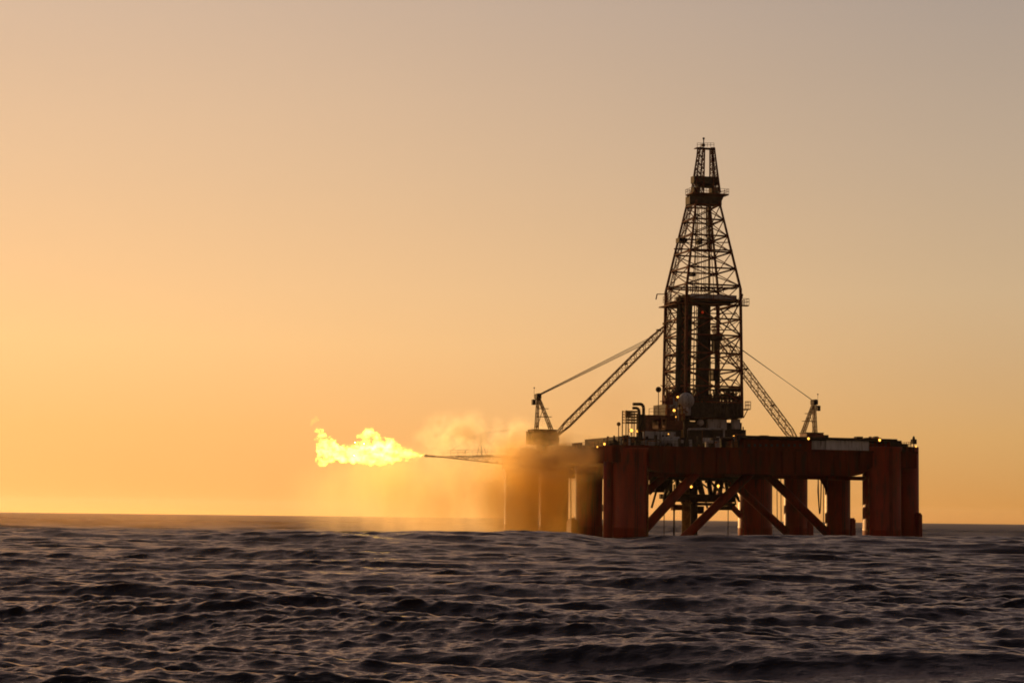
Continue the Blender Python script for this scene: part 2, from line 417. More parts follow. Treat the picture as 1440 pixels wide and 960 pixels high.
# accommodation block on the right: long low house with a flat roof
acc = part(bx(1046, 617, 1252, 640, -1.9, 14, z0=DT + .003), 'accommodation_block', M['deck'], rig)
part(bx(1044, 615.3, 1254, 616.9, -2.8, 14.6), 'roof', M['dark'], rig, parent=acc)
part(bx(1162, 618.5, 1222, 637, -2.15, -1.903), 'white_wall', M['white'], rig, parent=acc)
part(bx(1142, 619, 1161, 636, -2.1, -1.903), 'grey_wall', M['grey'], rig, parent=acc)
q = MB()
for k in range(12):
    x = 1226 + (k % 4) * 6; part(bx(x, 621 + (k // 4) * 5, x + 3, 624 + (k // 4) * 5, -2.0, -1.91), 'window', M['glass'], rig, parent=acc)
for k in range(10): part(bx(1052 + k * 8, 624, 1055 + k * 8, 627.5, -2.0, -1.91), 'window', M['glass'], rig, parent=acc)
q = MB()
random.seed(3)
for k in range(38):
    x = 1050 + random.random() * 205; v = random.uniform(0, 11); a = G(x, 616, -2); w = random.uniform(.3, 1.6); h = random.uniform(.2, .75)
    if 1160 < x < 1225: h *= .4
    part(MB().box(a.x - w / 2, a.x + w / 2, v, v + w, a.z - .3, a.z + h), 'roof_vent', M[random.choice(('dark', 'steel', 'dark', 'rust'))], rig, parent=acc)
# end of the deck at the right
e = part(bx(1253, 619, 1268, 640, -1.8, 10, z0=DT + .003), 'winch_house', M['dark'], rig)
q = bx(1268, 623.5, 1277, 640, -1.5, 8, z0=DT + .003); bx(1255, 617, 1262, 619.5, -1, 6, q)
part(q, 'winch_drum', M['dark'], rig, parent=e)
q = MB(); a = G(1285, 640, -1); q.tube((a.x, -1, DT), (a.x, -1, Zh(1285, 622, -1)), .12); q.box(a.x - .45, a.x + .45, -1.5, -.5, Zh(1285, 624, -1), Zh(1285, 617.5, -1)); q.lathe((a.x, -1, Zh(1285, 617.4, -1)), [(.3, 0), (.22, .5), (.05, .7)], 10)
part(q, 'antenna', M['dark'], rig)
q = MB(); q.box(U(1278, -3), 62.4, -3.5, 5, DT + .002, Zh(1280, 628, -3)); q.rail([(U(1279, -3), -3.4, Zh(1280, 628, -3)), (62.3, -3.4, Zh(1280, 628, -3)), (62.3, 5, Zh(1280, 628, -3))], 1.0, .06, 1)
part(q, 'end_platform', M['deck'], rig)

# drill floor block (middle)
V0 = 27.0
sub = part(bx(962, 592, 1043, 640, V0 + .4, 43, z0=DT + .003), 'substructure', M['dark'], rig)
ww = part(bx(958, 565, 1044, 588, V0, 44), 'wind_wall', M['dark'], rig)
q = MB()
for k in range(22):
    x = 959 + k * 3.9; bx(x, 566, x + 1.2, 587.5, V0 - .12, V0 - .003, q)
part(q, 'cladding_rib', M['dark'], rig, parent=ww)
part(bx(996, 589, 1022, 604, V0 - .5, V0 + .39), 'grey_panel', M['grey'], rig, parent=sub)
part(bx(1030, 589.5, 1041, 603, V0 - .5, V0 + .39), 'grey_panel', M['grey'], rig, parent=sub)
part(bx(972, 587.5, 1043, 589, V0 - 1.5, V0 + .39), 'walkway', M['steel'], rig, parent=sub)
q = MB()
aa = G(968, 603, V0 - 2); bb = G(1018, 603, V0 - 2)
q.tube(aa, bb, .22); q.tube(aa, (aa.x, aa.y, DT), .22); q.tube(bb, (bb.x, bb.y, DT), .22)
part(q, 'pipe_frame', M['grey'], rig, parent=sub)
q = MB(); c_ = G(985, 594, V0 - .3); q.ball(c_, 0.75, 10); part(q, 'round_tank', M['grey'], rig, True, sub)
# side platform right of the drill floor
q = MB(); a = G(1043, 575, V0 + 4); b = G(1050.5, 575, V0 + 4); q.box(a.x, b.x, V0 + 2, V0 + 5, a.z - .2, a.z); q.rail([(a.x, V0 + 2, a.z), (b.x, V0 + 2, a.z), (b.x, V0 + 5, a.z)], 1.6, .07, .9)
q.tube((a.x, V0 + 3, a.z - 2), (b.x - .3, V0 + 3, a.z - .2), .1)
part(q, 'side_platform', M['steel'], rig)
q = MB(); bx(1043, 604, 1049, 612, V0, V0 + 3, q); bx(1041, 610, 1046, 622, V0 - .5, V0 + 3, q); a = G(1045, 600, V0); q.tube(a, (a.x, a.y, a.z - 5), .15)
part(q, 'cable_reel', M['dark'], rig)

# left machinery area
q = bx(872, 613, 962, 640, 4, 26, z0=DT + .002)
mh = part(q, 'machinery_house', M['dark'], rig)
part(bx(905, 606, 950, 617, 3.4, 3.99), 'light_panel', M['grey'], rig, parent=mh)
part(bx(926, 604, 958, 612.9, 12, 24), 'mud_house', M['dark'], rig)
q = MB(); v = 12.0
bx(912, 588, 917.5, 613, v, v + 6, q); bx(926, 588, 930, 613, v, v + 6, q); bx(912, 583, 950, 590.5, v, v + 6, q); bx(917.6, 603, 925.9, 613, v, v + 6, q); bx(937, 590.6, 960, 604, v, v + 6, q)
part(q, 'module_frame', M['steel'], rig)
q = MB()
for a, b in (((930.5, 588), (936.5, 588)), ((936.5, 588), (936.5, 602)), ((936.5, 602), (930.5, 602)), ((930.5, 602), (930.5, 588))): q.tube(G(*a, v - .2), G(*b, v - .2), .14, n=4)
part(q, 'window_frame', M['rust'], rig)
# exhaust pipes with goosenecks
for (x0, y0, x1, yb, r, v) in ((890, 568, 905, 612, .33, 15), (889.5, 573.5, 899, 612, .3, 13)):
    q = MB(); a = G(x0, y0, v); b = G(x1 - 4, y0, v); c = G(x1 - 1, y0 + 1.5, v); d = G(x1, y0 + 5, v); e_ = Vector((d.x, v, DT + .8))
    q.path([a, b, c, d, e_], r, 12)
    for z in (22, 24): q.lathe((d.x, v, z), [(r + .12, 0), (r + .12, .18)], 12)
    part(q, 'exhaust_pipe', M['dark'], rig)
for i in range(9):
    q = MB(); x = 897 + i * 1.6; q.tube((U(x, 14), 14 + (i % 3), DT), (U(x, 14), 14 + (i % 3), Zh(x, 580 + (i * 7) % 13, 14)), .2, n=8)
    part(q, 'standpipe', M['dark'], rig)
# posts with globes
def globe_post(px, py, pb, v, r, m='dark'):
    a = G(px, py, v); q = MB().tube((a.x, v, Zh(px, pb, v)), (a.x, v, a.z), .09, n=6)
    o = part(q, 'post', M['steel'], rig)
    part(MB().ball(a, r, 10), 'globe', M[m], rig, True, o)
globe_post(926, 547.5, 600, 20, .62); globe_post(1040, 547.5, 566, 32, .58); globe_post(870, 596, 622, 6, .42, 'ochre')
# radome
a = G(965, 563, 25)
q = MB().ball(a, 1.75, 14); rd = part(q, 'radome', M['grey'], rig, True)
part(MB().lathe((a.x, a.y, a.z - 3.2), [(1.0, 0), (1.0, 1.6), (.8, 1.9)], 18), 'radome_base', M['grey'], rig, True, rd)
# railings and ladders around the drill floor
q = MB(); zf = Zh(1000, 565, V0)
q.rail([(U(958, V0), V0, zf), (U(1044, V0), V0, zf)], 1.2, .06, 1.6)
part(q, 'handrail', M['steel'], rig); q = MB()
q.rail([(U(912, 12), 12, Zh(912, 583, 12)), (U(950, 12), 12, Zh(950, 583, 12))], 1.3, .06, 1.2)
part(q, 'handrail', M['steel'], rig)
# clutter: pipework, valves and lockers along the deck
random.seed(21)
for k in range(84):
    q = MB()
    px = random.uniform(848, 1048); v = random.uniform(-2.5, 3.5) if px > 860 else random.uniform(0, 10)
    u = U(px, v); w = random.uniform(.25, 1.1); h = random.uniform(.4, 2.0) * (1.3 if px > 890 else .8)
    if random.random() < .5: q.box(u - w / 2, u + w / 2, v, v + w, DT + .004, DT + h)
    else:
        q.tube((u, v, DT), (u, v, DT + h * 1.5), random.uniform(.06, .2), n=6)
        if random.random() < .6: q.tube((u, v, DT + h * 1.4), (u + random.uniform(-2, 2), v, DT + h * 1.4), .1, n=6)
    part(q, 'deck_fitting', M[random.choice(('dark', 'dark', 'grey', 'rust'))], rig)
for k in range(40):
    q = MB()
    v = random.uniform(8, 68); u = random.uniform(-3, 4); w = random.uniform(.4, 2); h = random.uniform(.3, 1.6)
    q.box(u - w / 2, u + w / 2, v, v + w * 1.5, DT + .005, DT + h)
    part(q, 'deck_locker', M['rust'], rig)
for k in range(70):                       # tangle of gear on the drill floor level and left of it
    q = MB(); px = random.uniform(934, 1042); v = random.uniform(27.5, 40); z0 = Zh(px, 566, v); u = U(px, v); h = random.uniform(.5, 3.0)
    q.tube((u, v, z0), (u + random.uniform(-.3, .3), v, z0 + h), random.uniform(.08, .3), n=6)
    if random.random() < .4: w = random.uniform(.4, 1.0); q.box(u - w, u + w, v, v + w, z0 + h * .4, z0 + h * .9)
    part(q, 'drill_floor_gear', M['dark'], rig)
q = MB(); q.box(U(1012, 30), U(1039, 30), 29, 31, Zh(1020, 550, 30), Zh(1020, 545.5, 30))
part(q, 'hoist_beam', M['dark'], rig)
for k in range(46):
    q = MB()
    px = random.uniform(936, 960); v = random.uniform(20, 32); z0 = DT; u = U(px, v); zt = Zh(px, random.uniform(545, 600), v)
    q.tube((u, v, z0), (u, v, zt), random.uniform(.07, .2), n=6)
    if random.random() < .7: q.tube((u, v, zt), (u + random.uniform(-2.5, 2.5), v, zt + random.uniform(-1, 1)), .1, n=6)
    if random.random() < .35: w = random.uniform(.4, .9); q.box(u - w, u + w, v, v + w, zt - 2.5, zt - 1.2)
    part(q, 'standpipe', M[random.choice(('steel', 'ochre', 'grey', 'rust'))], rig)  # ochre and grey on some pipes imitate sunlit pieces in the colour
# yellow scaffold bay lit by the sun
q = MB(); v = 6.0; a = G(880.5, 578, v); b = G(897, 594, v)
for z in np.linspace(b.z, a.z, 5): q.box(a.x, b.x, v, v + 2.2, z - .16, z + .16)
for x in (a.x, (a.x + b.x) / 2, b.x):
    for y in (v, v + 2.2): q.tube((x, y, DT), (x, y, a.z + .2), .12)
q.box(a.x + .3, a.x + 1.2, v + .3, v + 1.6, b.z + 1.2, a.z - .1)
part(q, 'scaffold', M['ochre'], rig)
# work lamps: housing with a glowing lens
def lamp(px, py, v, r):
    r *= .72
    a = G(px, py, v); q = MB().box(a.x - r * .9, a.x + r * .9, v + .03, v + r * 1.6, a.z - r * .9, a.z + r * .9); q.tube((a.x, v + r, a.z), (a.x, v + r, a.z - r * 3), .06)
    o = part(q, 'work_lamp', M['dark'], rig)
    part(MB().ball((a.x, v, a.z), r, 8, 1, .6, 1), 'lens', M['lamp'], rig, True, o)
for px, py, v, r in ((888, 605, 2, .48), (896, 606, 2, .3), (850, 624, -1, .33), (840, 628, 6, .22), (1032, 614, 24, .42), (1137, 616.5, -3, .34), (1237, 618.5, -3.2, .38),
                     (948, 577, 20, .42), (953, 558, 22, .3), (972, 684, 26, .38), (1010, 683, 26, .4), (950, 586, 19, .22), (940, 610, 3, .16), (955, 616, 3, .17), (1288, 627.5, -4, .22)):
    lamp(px, py, v, r)

# under the deck: moonpool gear, riser and hanging platform
V1 = 30.0
q = MB()
bx(938, 665, 1040, 675, V1 - 4, V1 + 6, q); zb = Zh(990, 700, V1)
for x in (940, 946, 952, 962, 967, 978, 985.5, 996, 1005, 1015, 1020, 1026, 1032): q.tube((U(x, V1), V1 + random.uniform(-2, 3), 13.3), (U(x, V1), V1 + random.uniform(-2, 3), zb), random.uniform(.3, .55), n=8)
bx(946, 694, 1034, 706, V1 - 2, V1 + 4, q); bx(975, 706, 1034, 711, V1 - 1, V1 + 3, q); bx(1012, 711, 1030, 717, V1 - 1, V1 + 3, q); bx(968, 711, 990, 722, V1, V1 + 3, q)
mp_ = part(q, 'moonpool_frame', M['dark'], rig)
part(bx(922, 666, 946, 692, V1 + 10, V1 + 14), 'pump_room', M['dark'], rig)
q = MB(); a = G(965, 700, V1 - 1); q.lathe((a.x, a.y, -6), [(.95, 0), (.95, 13.5), (1.2, 13.5), (1.2, 14.2), (.7, 14.2), (.7, 19)], 20)
part(q, 'riser', M['ochre'], rig, True)
q = MB(); a = G(976, 700, V1); q.tube((a.x, a.y, -6), (a.x, a.y, 12), .8, n=14); part(q, 'riser', M['dark'], rig, True)
q = MB(); q.tube(G(934, 711, V1), G(962, 711, V1), .3); q.tube(G(934, 711, V1), G(934, 716, V1), .25); q.tube(G(948, 690, V1), G(948, 718, V1), .3)
bx(948, 712, 962, 717, V1, V1 + 2, q)
part(q, 'hanging_platform', M['rust'], rig)
for x, y in ((934, 716), (948, 700), (1024, 706), (1158, 668)):
    a = G(x, y, V1); part(MB().tube((a.x, a.y, a.z + 3), (a.x, a.y, -3), .1 if x != 948 else .2), 'guide_wire', M['wire'], rig)
random.seed(5)
for k in range(22):
    px = random.uniform(928, 1036); v = random.uniform(24, 44); z1 = random.uniform(8.5, 13.2); u = U(px, v)
    q = MB(); q.tube((u, v, 13.3), (u + random.uniform(-3.5, 3.5), v, z1 - random.uniform(0, 3)), random.uniform(.1, .28), n=6)
    if k % 3 == 0: w = random.uniform(.5, 1.2); q.box(u - w, u + w, v - .5, v + .5, z1, z1 + w)
    part(q, 'underdeck_brace', M['dark'], rig)
# looped hoses under the right side
pts = []
for i in range(15):
    s_ = i / 14; pts.append(G(1149 + 5.5 * math.sin(math.pi * s_ * .5) * (1) + 1.5 * s_, 0, 40) if False else G(1150.5 + 4.5 * s_, 668 + 54 * math.sin(math.pi * s_) ** .7, 40))
part(MB().path(pts, .14), 'hose', M['dark'], rig); q = MB(); q.path([G(1151, 668, 40), G(1150, 690, 40), G(1151.5, 712, 40), G(1153, 720, 40)], .13)
part(q, 'hose', M['dark'], rig)
q = MB(); q.lattice(G(1188, 662, 20), G(1226, 661, 20), 1.2, 1.2, 7, .1, .07); part(q, 'walkway_truss', M['ochre'], rig)
for k, x in enumerate((802.5, 1092.5, 1098)):
    q = MB(); q.tube(G(x, 668, 30), G(x + .5, 735, 30), .1)
    part(q, 'drain_line', M['wire'], rig)

# ------------------------------------------------------------------ derrick
VC = 35.0; UC = U(987, VC)
ZB = Zh(987, 588, VC)
der = thing('drilling_derrick', 'tall tapering lattice drilling tower rising from the middle of the platform', 'derrick', (UC, VC, ZB))
s0 = 13.4
z_w = Zh(988, 408, VC); z_c = Zh(990, 285, VC)
def half(z):
    if z <= z_w: return (s0 + (s0 - .7 - s0) * (z - ZB) / (z_w - ZB)) / 2
    return (s0 - .7) / 2 + ((5.5) / 2 - (s0 - .7) / 2) * (z - z_w) / (z_c - z_w)
def corner(k, z):
    h = half(z); sx_, sy_ = ((-1, -1), (1, -1), (1, 1), (-1, 1))[k % 4]; return Vector((UC + sx_ * h, VC + sy_ * h, z))
for k in range(4):
    q = MB().tube(corner(k, ZB), corner(k, z_w), .34, n=8); q.tube(corner(k, z_w), corner(k, z_c), .3, .24, n=8); part(q, 'leg', M['steel'], der)
levels = [ZB] + [Zh(988, y, VC) for y in (567, 545, 522, 499, 474, 451, 425, 404, 380, 357, 334, 311, 290)]
q = MB(); g2 = MB()
for i, z in enumerate(levels):
    for k in range(4):
        if i: q.tube(corner(k, z), corner(k + 1, z), .2, n=6)
for i in range(len(levels) - 1):
    za, zb = levels[i], levels[i + 1]
    for k in range(4):
        a, b, c, d = corner(k, za), corner(k + 1, za), corner(k, zb), corner(k + 1, zb)
        if i < 7:
            if i % 2 == 0:
                m = (a + b) / 2; g2.tube(m, c, .17, n=5); g2.tube(m, d, .17, n=5)
                g2.tube(m.lerp(c, .5), a, .1, n=4); g2.tube(m.lerp(d, .5), b, .1, n=4)
            else:
                m = (c + d) / 2; g2.tube(a, m, .17, n=5); g2.tube(b, m, .17, n=5)
                g2.tube(a.lerp(m, .5), c, .1, n=4); g2.tube(b.lerp(m, .5), d, .1, n=4)
        else:
            g2.tube(a, d, .12, n=5); g2.tube(b, c, .12, n=5)
            m = (a + b) / 2; m2_ = (c + d) / 2
            if k % 2 == 0: g2.tube(m, m2_, .09, n=4)
part(q, 'girt', M['steel'], der); part(g2, 'diagonal_brace', M['steel'], der)
# inner hanging lines and guide rails
q = MB()
for dx, dy, r in ((-1.6, 0, .1), (-1.0, .3, .07), (-.4, 0, .08), (.3, 0, .08), (.9, .2, .07), (1.5, 0, .1), (-2.6, -1, .12), (2.3, 1.0, .22)):
    q.tube((UC + dx, VC + dy, ZB + 2), (UC + dx * .8, VC + dy, z_c + 1), r, n=4)
part(q, 'drilling_line', M['wire'], der)
q = MB(); q.lattice((UC + 2.2, VC + 1.5, Zh(1000, 352, VC)), (UC + 1.7, VC + 1, z_c), .8, .8, 14, .1, .07); part(q, 'guide_rail', M['steel'], der)
# ladder up the left rear leg
q = MB()
a, b, c = corner(3, ZB), corner(3, z_w), corner(3, z_c)
for (p0, p1) in ((a, b), (b, c)):
    off = Vector((1.1, .0, 0)); q.lattice(p0 + off, p1 + off * .8, .7, .7, int((p1 - p0).length / 1.1), .07, .05)
part(q, 'ladder', M['steel'], der)
# racked pipe
for (x0, x1, yt, v0, v1) in ((954.5, 973, 424, 31.0, 32.8), (984, 998.5, 424, 33.5, 35.2)):
    q = MB(); zt = Zh(975, yt, VC); ua = U(x0, v0); ub = U(x1, v0); nx = 9
    random.seed(int(x0))
    for i in range(nx):
        for j in range(5):
            u = ua + (ub - ua) * (i + .5) / nx; v = v0 + (v1 - v0) * (j + .5) / 5
            q.tube((u + random.uniform(-.15, .15) - .5, v, ZB - 1.5), (u, v, zt + random.uniform(-.5, 1.2)), .2, n=6)
    part(q, 'pipe_bundle', M['pipe'], der)
# racking board
fb = part(bx(965, 413.5, 1033, 426, 30.5, 37), 'finger_board', M['dark'], der)
part(bx(972, 412.5, 1036, 422, 29.9, 30.46), 'wind_screen', M['grey'], der, parent=fb)
q = MB(); za = Zh(985, 426.5, 30); ua, ub = U(931, 33), U(1042.5, 33)
q.box(ua, ub, 29, 30.2, za - .25, za); q.box(ua + 2, U(975, 33), 30.2, 41, za - .25, za); q.box(U(1022, 33), ub - 2, 30.2, 41, za - .25, za)
q.rail([(ua, 29, za), (U(965, 30), 29, za)], 1.4, .06, 1.1); q.rail([(U(1035, 30), 29, za), (ub, 29, za), (ub, 41, za)], 1.4, .06, 1.1); q.rail([(ua, 29, za), (ua, 33, za)], 1.4, .06, 1.3)
part(q, 'monkey_board', M['steel'], der)
for sgn, xs in ((-1, (937, 924, 922.5)), (1, (1041, 1044.5, 1043))):
    q = MB(); q.tube(G(xs[0], 413.5, VC), G(xs[1], 413.5, VC), .1); q.tube(G(xs[1], 413.5, VC), G(xs[2], 421, VC), .14); part(q, 'davit', M['steel'], der)
# travelling block and stabbing platform
q = MB(); bx(1000, 471, 1016, 478, 33, 36, q); bx(1004, 478, 1012, 494, 34, 35.5, q); q.tube(G(1007, 494, 34.5), G(1007, 560, 34.5), .35); bx(1003, 520, 1012, 535, 34, 36, q)
part(q, 'top_drive', M['dark'], der)
part(bx(982, 335, 988, 343, 34, 36), 'travelling_block', M['dark'], der)
part(bx(955, 334, 966, 341, 33, 35), 'winch', M['dark'], der); part(bx(972, 383, 979, 388, 34, 35.5), 'winch', M['dark'], der)
q = MB(); a, b = corner(0, levels[12]), corner(1, levels[12])
for i in range(16):
    px = 968 + i * 3.3; q.tube(G(px, 411, 34), G(px + random.uniform(-2, 2), 402, 34), .1, n=4)
q.tube(G(940, 404, VC), G(1036, 405, VC), .2); q.box(U(985, 33), U(1032, 33), 33, 34, Zh(1000, 405, 33), Zh(1000, 403.5, 33))
q.tube(G(948, 350, VC), G(1030, 352, VC), .16); q.tube(G(957, 341, VC), G(1025, 341, VC), .12)
part(q, 'inner_frame', M['steel'], der)
# crown
cr = MB(); bx(970, 275, 1015, 289, 33.8, 36.4, cr)
crown = part(cr, 'crown_block', M['dark'], der)
q = MB(); z = Zh(990, 273, VC)
q.box(U(967, VC), U(1018, VC), 32.8, 37.2, z - .3, z); q.rail([(U(967, VC), 32.8, z), (U(1018, VC), 32.8, z), (U(1018, VC), 37.2, z), (U(967, VC), 37.2, z), (U(967, VC), 32.8, z)], 1.1, .05, 1.0)
for x0, x1 in ((968, 971), (1016, 1013)): q.tube(G(x0 - (2 if x0 < 990 else -2), 274, VC), G(x1, 285, VC), .15)
part(q, 'crown_platform', M['steel'], der)
for x0, x1 in ((976, 984), (1001, 1010)): part(bx(x0, 263, x1, 273, 34.2, 36), 'sheave', M['dark'], der, parent=crown)
q = MB(); bx(976, 247, 1011, 259, 34.0, 36.0, q); bx(981, 259, 1004, 264, 34.3, 35.7, q); part(q, 'crown_beam', M['dark'], der)
q = MB(); zt = Zh(990, 207.5, VC); zm = Zh(990, 273, VC)
q.lattice(G(980.5, 272, VC), G(986.5, 208, VC), 2.6, 1.1, 11, .17, .09, h0=2.0, h1=1.1)
q.lattice(G(1005.5, 272, VC), G(1001.5, 208, VC), 2.6, .9, 11, .17, .08, h0=1.5, h1=.7)
q.tube(G(974.5, 272, VC), G(981, 208, VC), .12); q.tube(G(1011.5, 272, VC), G(1005, 208, VC), .15)
bx(980.5, 206.8, 1005.5, 209.4, 34, 36, q)
q.rail([G(980.5, 206.8, 34), G(1004, 206.8, 34)], .9, .05, .8)
part(q, 'gin_pole', M['steel'], der)
q = MB(); a = G(989.5, 207, VC); q.tube(a, (a.x, a.y, Zh(990, 194, VC)), .13); bx(987.5, 202, 991.5, 206, 34.7, 35.3, q); q.ball((a.x, a.y, Zh(990, 195, VC)), .28, 6)
part(q, 'beacon_mast', M['dark'], der)
part(MB().ball(G(988, 439, 30.6), .3, 6), 'red_lamp', emis('red_lamp', (1, .08, .02), .2), der, True)
# open stair frames down the sides
q = MB()
for x in (962, 1008): q.tube(G(x, 428, VC + 4), G(x + (-2 if x < 980 else 2), 570, VC + 4), .22)
for y in (440, 463, 486, 510, 533, 556): q.tube(G(940, y, VC + 2), G(1036, y + 1, VC + 2), .12)
part(q, 'rear_frame', M['steel'], der)

# ------------------------------------------------------------------ cranes
def crane(label, v, cab, apex, back, heel, boom0, boom1, pend, ped_px, mats, tip_extra, bw, cat='crane'):
    c0 = G(ped_px, 620, v)
    root = thing('pedestal_crane', label, cat, (c0.x, v, DT), 'lattice boom cranes on the platform')
    mb_, mc = mats
    q = MB().lathe((c0.x, v, DT), [(1.5, 0), (1.5, 1.4), (1.8, 1.5), (1.8, Zh(ped_px, cab[3], v) - DT)], 24); part(q, 'pedestal', M['grey'], root, True)
    # machinery house with chamfered nose
    a = G(cab[0], cab[1], v); b = G(cab[2], cab[3], v); w = b.x - a.x; h = a.z - b.z
    hs = part(MB().prism([(a.x + .1 * w, b.z), (a.x, b.z + .35 * h), (a.x + .03 * w, a.z), (b.x - .12 * w, a.z), (b.x, b.z + .45 * h), (b.x - .03 * w, b.z)], v - 1.9, v + 1.9), 'machinery_house', M[mc], root)
    part(MB().box(a.x + w * .02, b.x - w * .1, v - 2.1, v + 2.1, a.z + .003, a.z + .18), 'roof', M['dark'], root, parent=hs)
    cb = MB().box(a.x - .9 if cab[4] < 0 else b.x - .1, a.x - .003 if cab[4] < 0 else b.x + .9, v - 1.6, v - .1, b.z + .1, a.z - .3)
    cbo = part(cb, 'cab', M['ochre'], root)
    xx = (a.x - .9, a.x - .003) if cab[4] < 0 else (b.x - .1, b.x + .9)
    part(MB().box(xx[0] + .15, xx[1] - .15, v - 1.65, v - 1.603, b.z + 1.2, a.z - .5), 'window', M['glass'], root, parent=cbo)
    # A-frame
    for nm, (p0, p1, wd) in (('mast_leg', (back, apex, .9)), ('mast_stay', (heel, apex, .8))):
        for s_ in (-1, 1):
            A = G(*p0, v); B = G(*p1, v); A.y += s_ * .75; B.y += s_ * .3
            part(MB().lattice(A, B, .38, .3, 7, .06, .03), nm, M[mb_], root)
    q = MB(); A = G(*apex, v); q.box(A.x - .55, A.x + .55, v - .9, v + .9, A.z - .7, A.z + .35); q.tube((A.x, v - 1, A.z), (A.x, v + 1, A.z), .5, n=12)
    q.tube((A.x, v, A.z), (A.x + cab[4] * .9, v, A.z - 1.5), .12); q.box(A.x + cab[4] * 1.0 - .35, A.x + cab[4] * 1.0 + .35, v - .5, v + .5, A.z - 2.1, A.z - .9)
    q.tube((A.x + cab[4] * .9, v, A.z - .8), (A.x + cab[4] * .9, v, A.z + 1.7), .04); q.ball((A.x + cab[4] * .9, v, A.z + 1.7), .17, 6)
    part(q, 'mast_head', M['dark'], root)
    q = MB()
    for t_ in (.38, .62): A = G(*back, v).lerp(G(*apex, v), t_); B = G(*heel, v).lerp(G(*apex, v), t_); q.tube(A, B, .1); q.tube(B, B + Vector((-cab[4] * 1.3, 0, .0)), .08)
    A = G(*back, v); B = G(*heel, v).lerp(G(*apex, v), .62); q.tube(A, B, .07)
    part(q, 'mast_crossbar', M[mb_], root)
    # lattice boom
    A = G(*boom0, v); B = G(*boom1, v); d = (B - A)
    p1 = A + d * .1; p2 = A + d * .88
    q = MB(); q.lattice(A, p1, 1.9, bw, 2, .12, .06, h0=.4, h1=bw); q.lattice(p1, p2, bw, bw, 19, .12, .065); q.lattice(p2, B, bw, .8, 4, .12, .06, h0=bw, h1=.5)
    bm = part(q, 'boom', M[mb_], root)
    for t_, sz in ((.3, .35), (.62, .4), (.93, .45), (.99, .5)): P = A + d * t_; q = MB(); q.box(P.x - sz, P.x + sz, v - .5, v + .5, P.z + bw * .35, P.z + bw * .35 + sz); part(q, 'boom_sheave', M['dark'], root, parent=bm)
    for s_ in (-.8, -.3, .3, .8):
        A = G(*apex, v) + Vector((0, s_ * .6, .15 * s_)); B = G(*pend, v) + Vector((0, s_, .5 * s_)); part(MB().tube(A, B, .06, n=5), 'pendant_line', M['wire'], root)
    return root
crane('yellowish lattice boom crane left of the derrick, its dark house half veiled in spray', 49, (745, 604.5, 783, 626, -1), (756.5, 556), (754.5, 604), (775, 604), (782, 612), (937, 458), (921, 474), 764, ('ochre', 'maroon'), None, 1.35)
crane('lattice boom crane right of the derrick, standing behind the long low deck house', 44, (1129, 609, 1156, 626, 1), (1145, 564.5), (1146, 609), (1129, 609), (1121, 622), (1003, 463), (1010, 468), 1142, ('ochre', 'maroon'), None, 1.7)

# ------------------------------------------------------------------ flare boom
VF = 60.0
fb_r = thing('flare_boom', 'thin lattice flare boom reaching out to the left over the sea through the spray', 'boom', tuple(G(752, 640, VF)))
q = MB()
tp = G(612, 641.5, VF); rt = G(770, 638, VF); rb = G(770, 659, VF)
n = 22
for s_ in (-1, 1):
    def ptt(t, up): base = tp.lerp(rt if up else rb, t); return base + Vector((0, s_ * (.15 + 1.1 * t), 0))
    for up in (0, 1): q.tube(ptt(0, up), ptt(1, up), .085)
    for i in range(n):
        t0, t1 = i / n, (i + 1) / n
        q.tube(ptt(t0, i % 2), ptt(t1, (i + 1) % 2), .075, n=4); q.tube(ptt(t1, 0), ptt(t1, 1), .06, n=4)
for i in range(n + 1):
    t = i / n
    for up in (0, 1): b_ = tp.lerp(rt if up else rb, t); w = .15 + 1.1 * t; q.tube(b_ + Vector((0, -w, 0)), b_ + Vector((0, w, 0)), .06, n=4)
part(q, 'boom_truss', M['steel'], fb_r)
q = MB(); q.path([G(598, 640.5, VF), G(612, 641.5, VF)], .22); q.lathe(tuple(G(599, 640.5, VF) - Vector((0, 0, .3))), [(.35, 0), (.45, .3), (.3, .6)], 10); part(q, 'burner', M['dark'], fb_r)
q = MB(); a = G(622, 640, VF); b = G(745, 637.5, VF); q.rail([a + Vector((0, -.6, 0)), b + Vector((0, -.9, 0))], 1.1, .05, 1.6); part(q, 'handrail', M['wire'], fb_r)
q = MB(); a = G(677.5, 640, VF); b = G(676, 608, VF); q.tube(a, b, .16, .08); q.tube(G(671, 640, VF), G(676.2, 615, VF), .06); q.tube(G(676.4, 614, VF), G(684, 640, VF), .06); part(q, 'mast', M['steel'], fb_r)
for tgt in ((622, 640), (650, 639.5), (700, 638)): part(MB().tube(G(676.1, 609, VF), G(*tgt, VF), .04, n=4), 'stay_wire', M['wire'], fb_r)
part(MB().tube(G(676.1, 609, VF), G(757, 600, VF), .04, n=4), 'stay_wire', M['wire'], fb_r)
q = MB(); q.tube(G(640, 641.5, VF), G(770, 641, VF), .15); part(q, 'gas_pipe', M['rust'], fb_r)

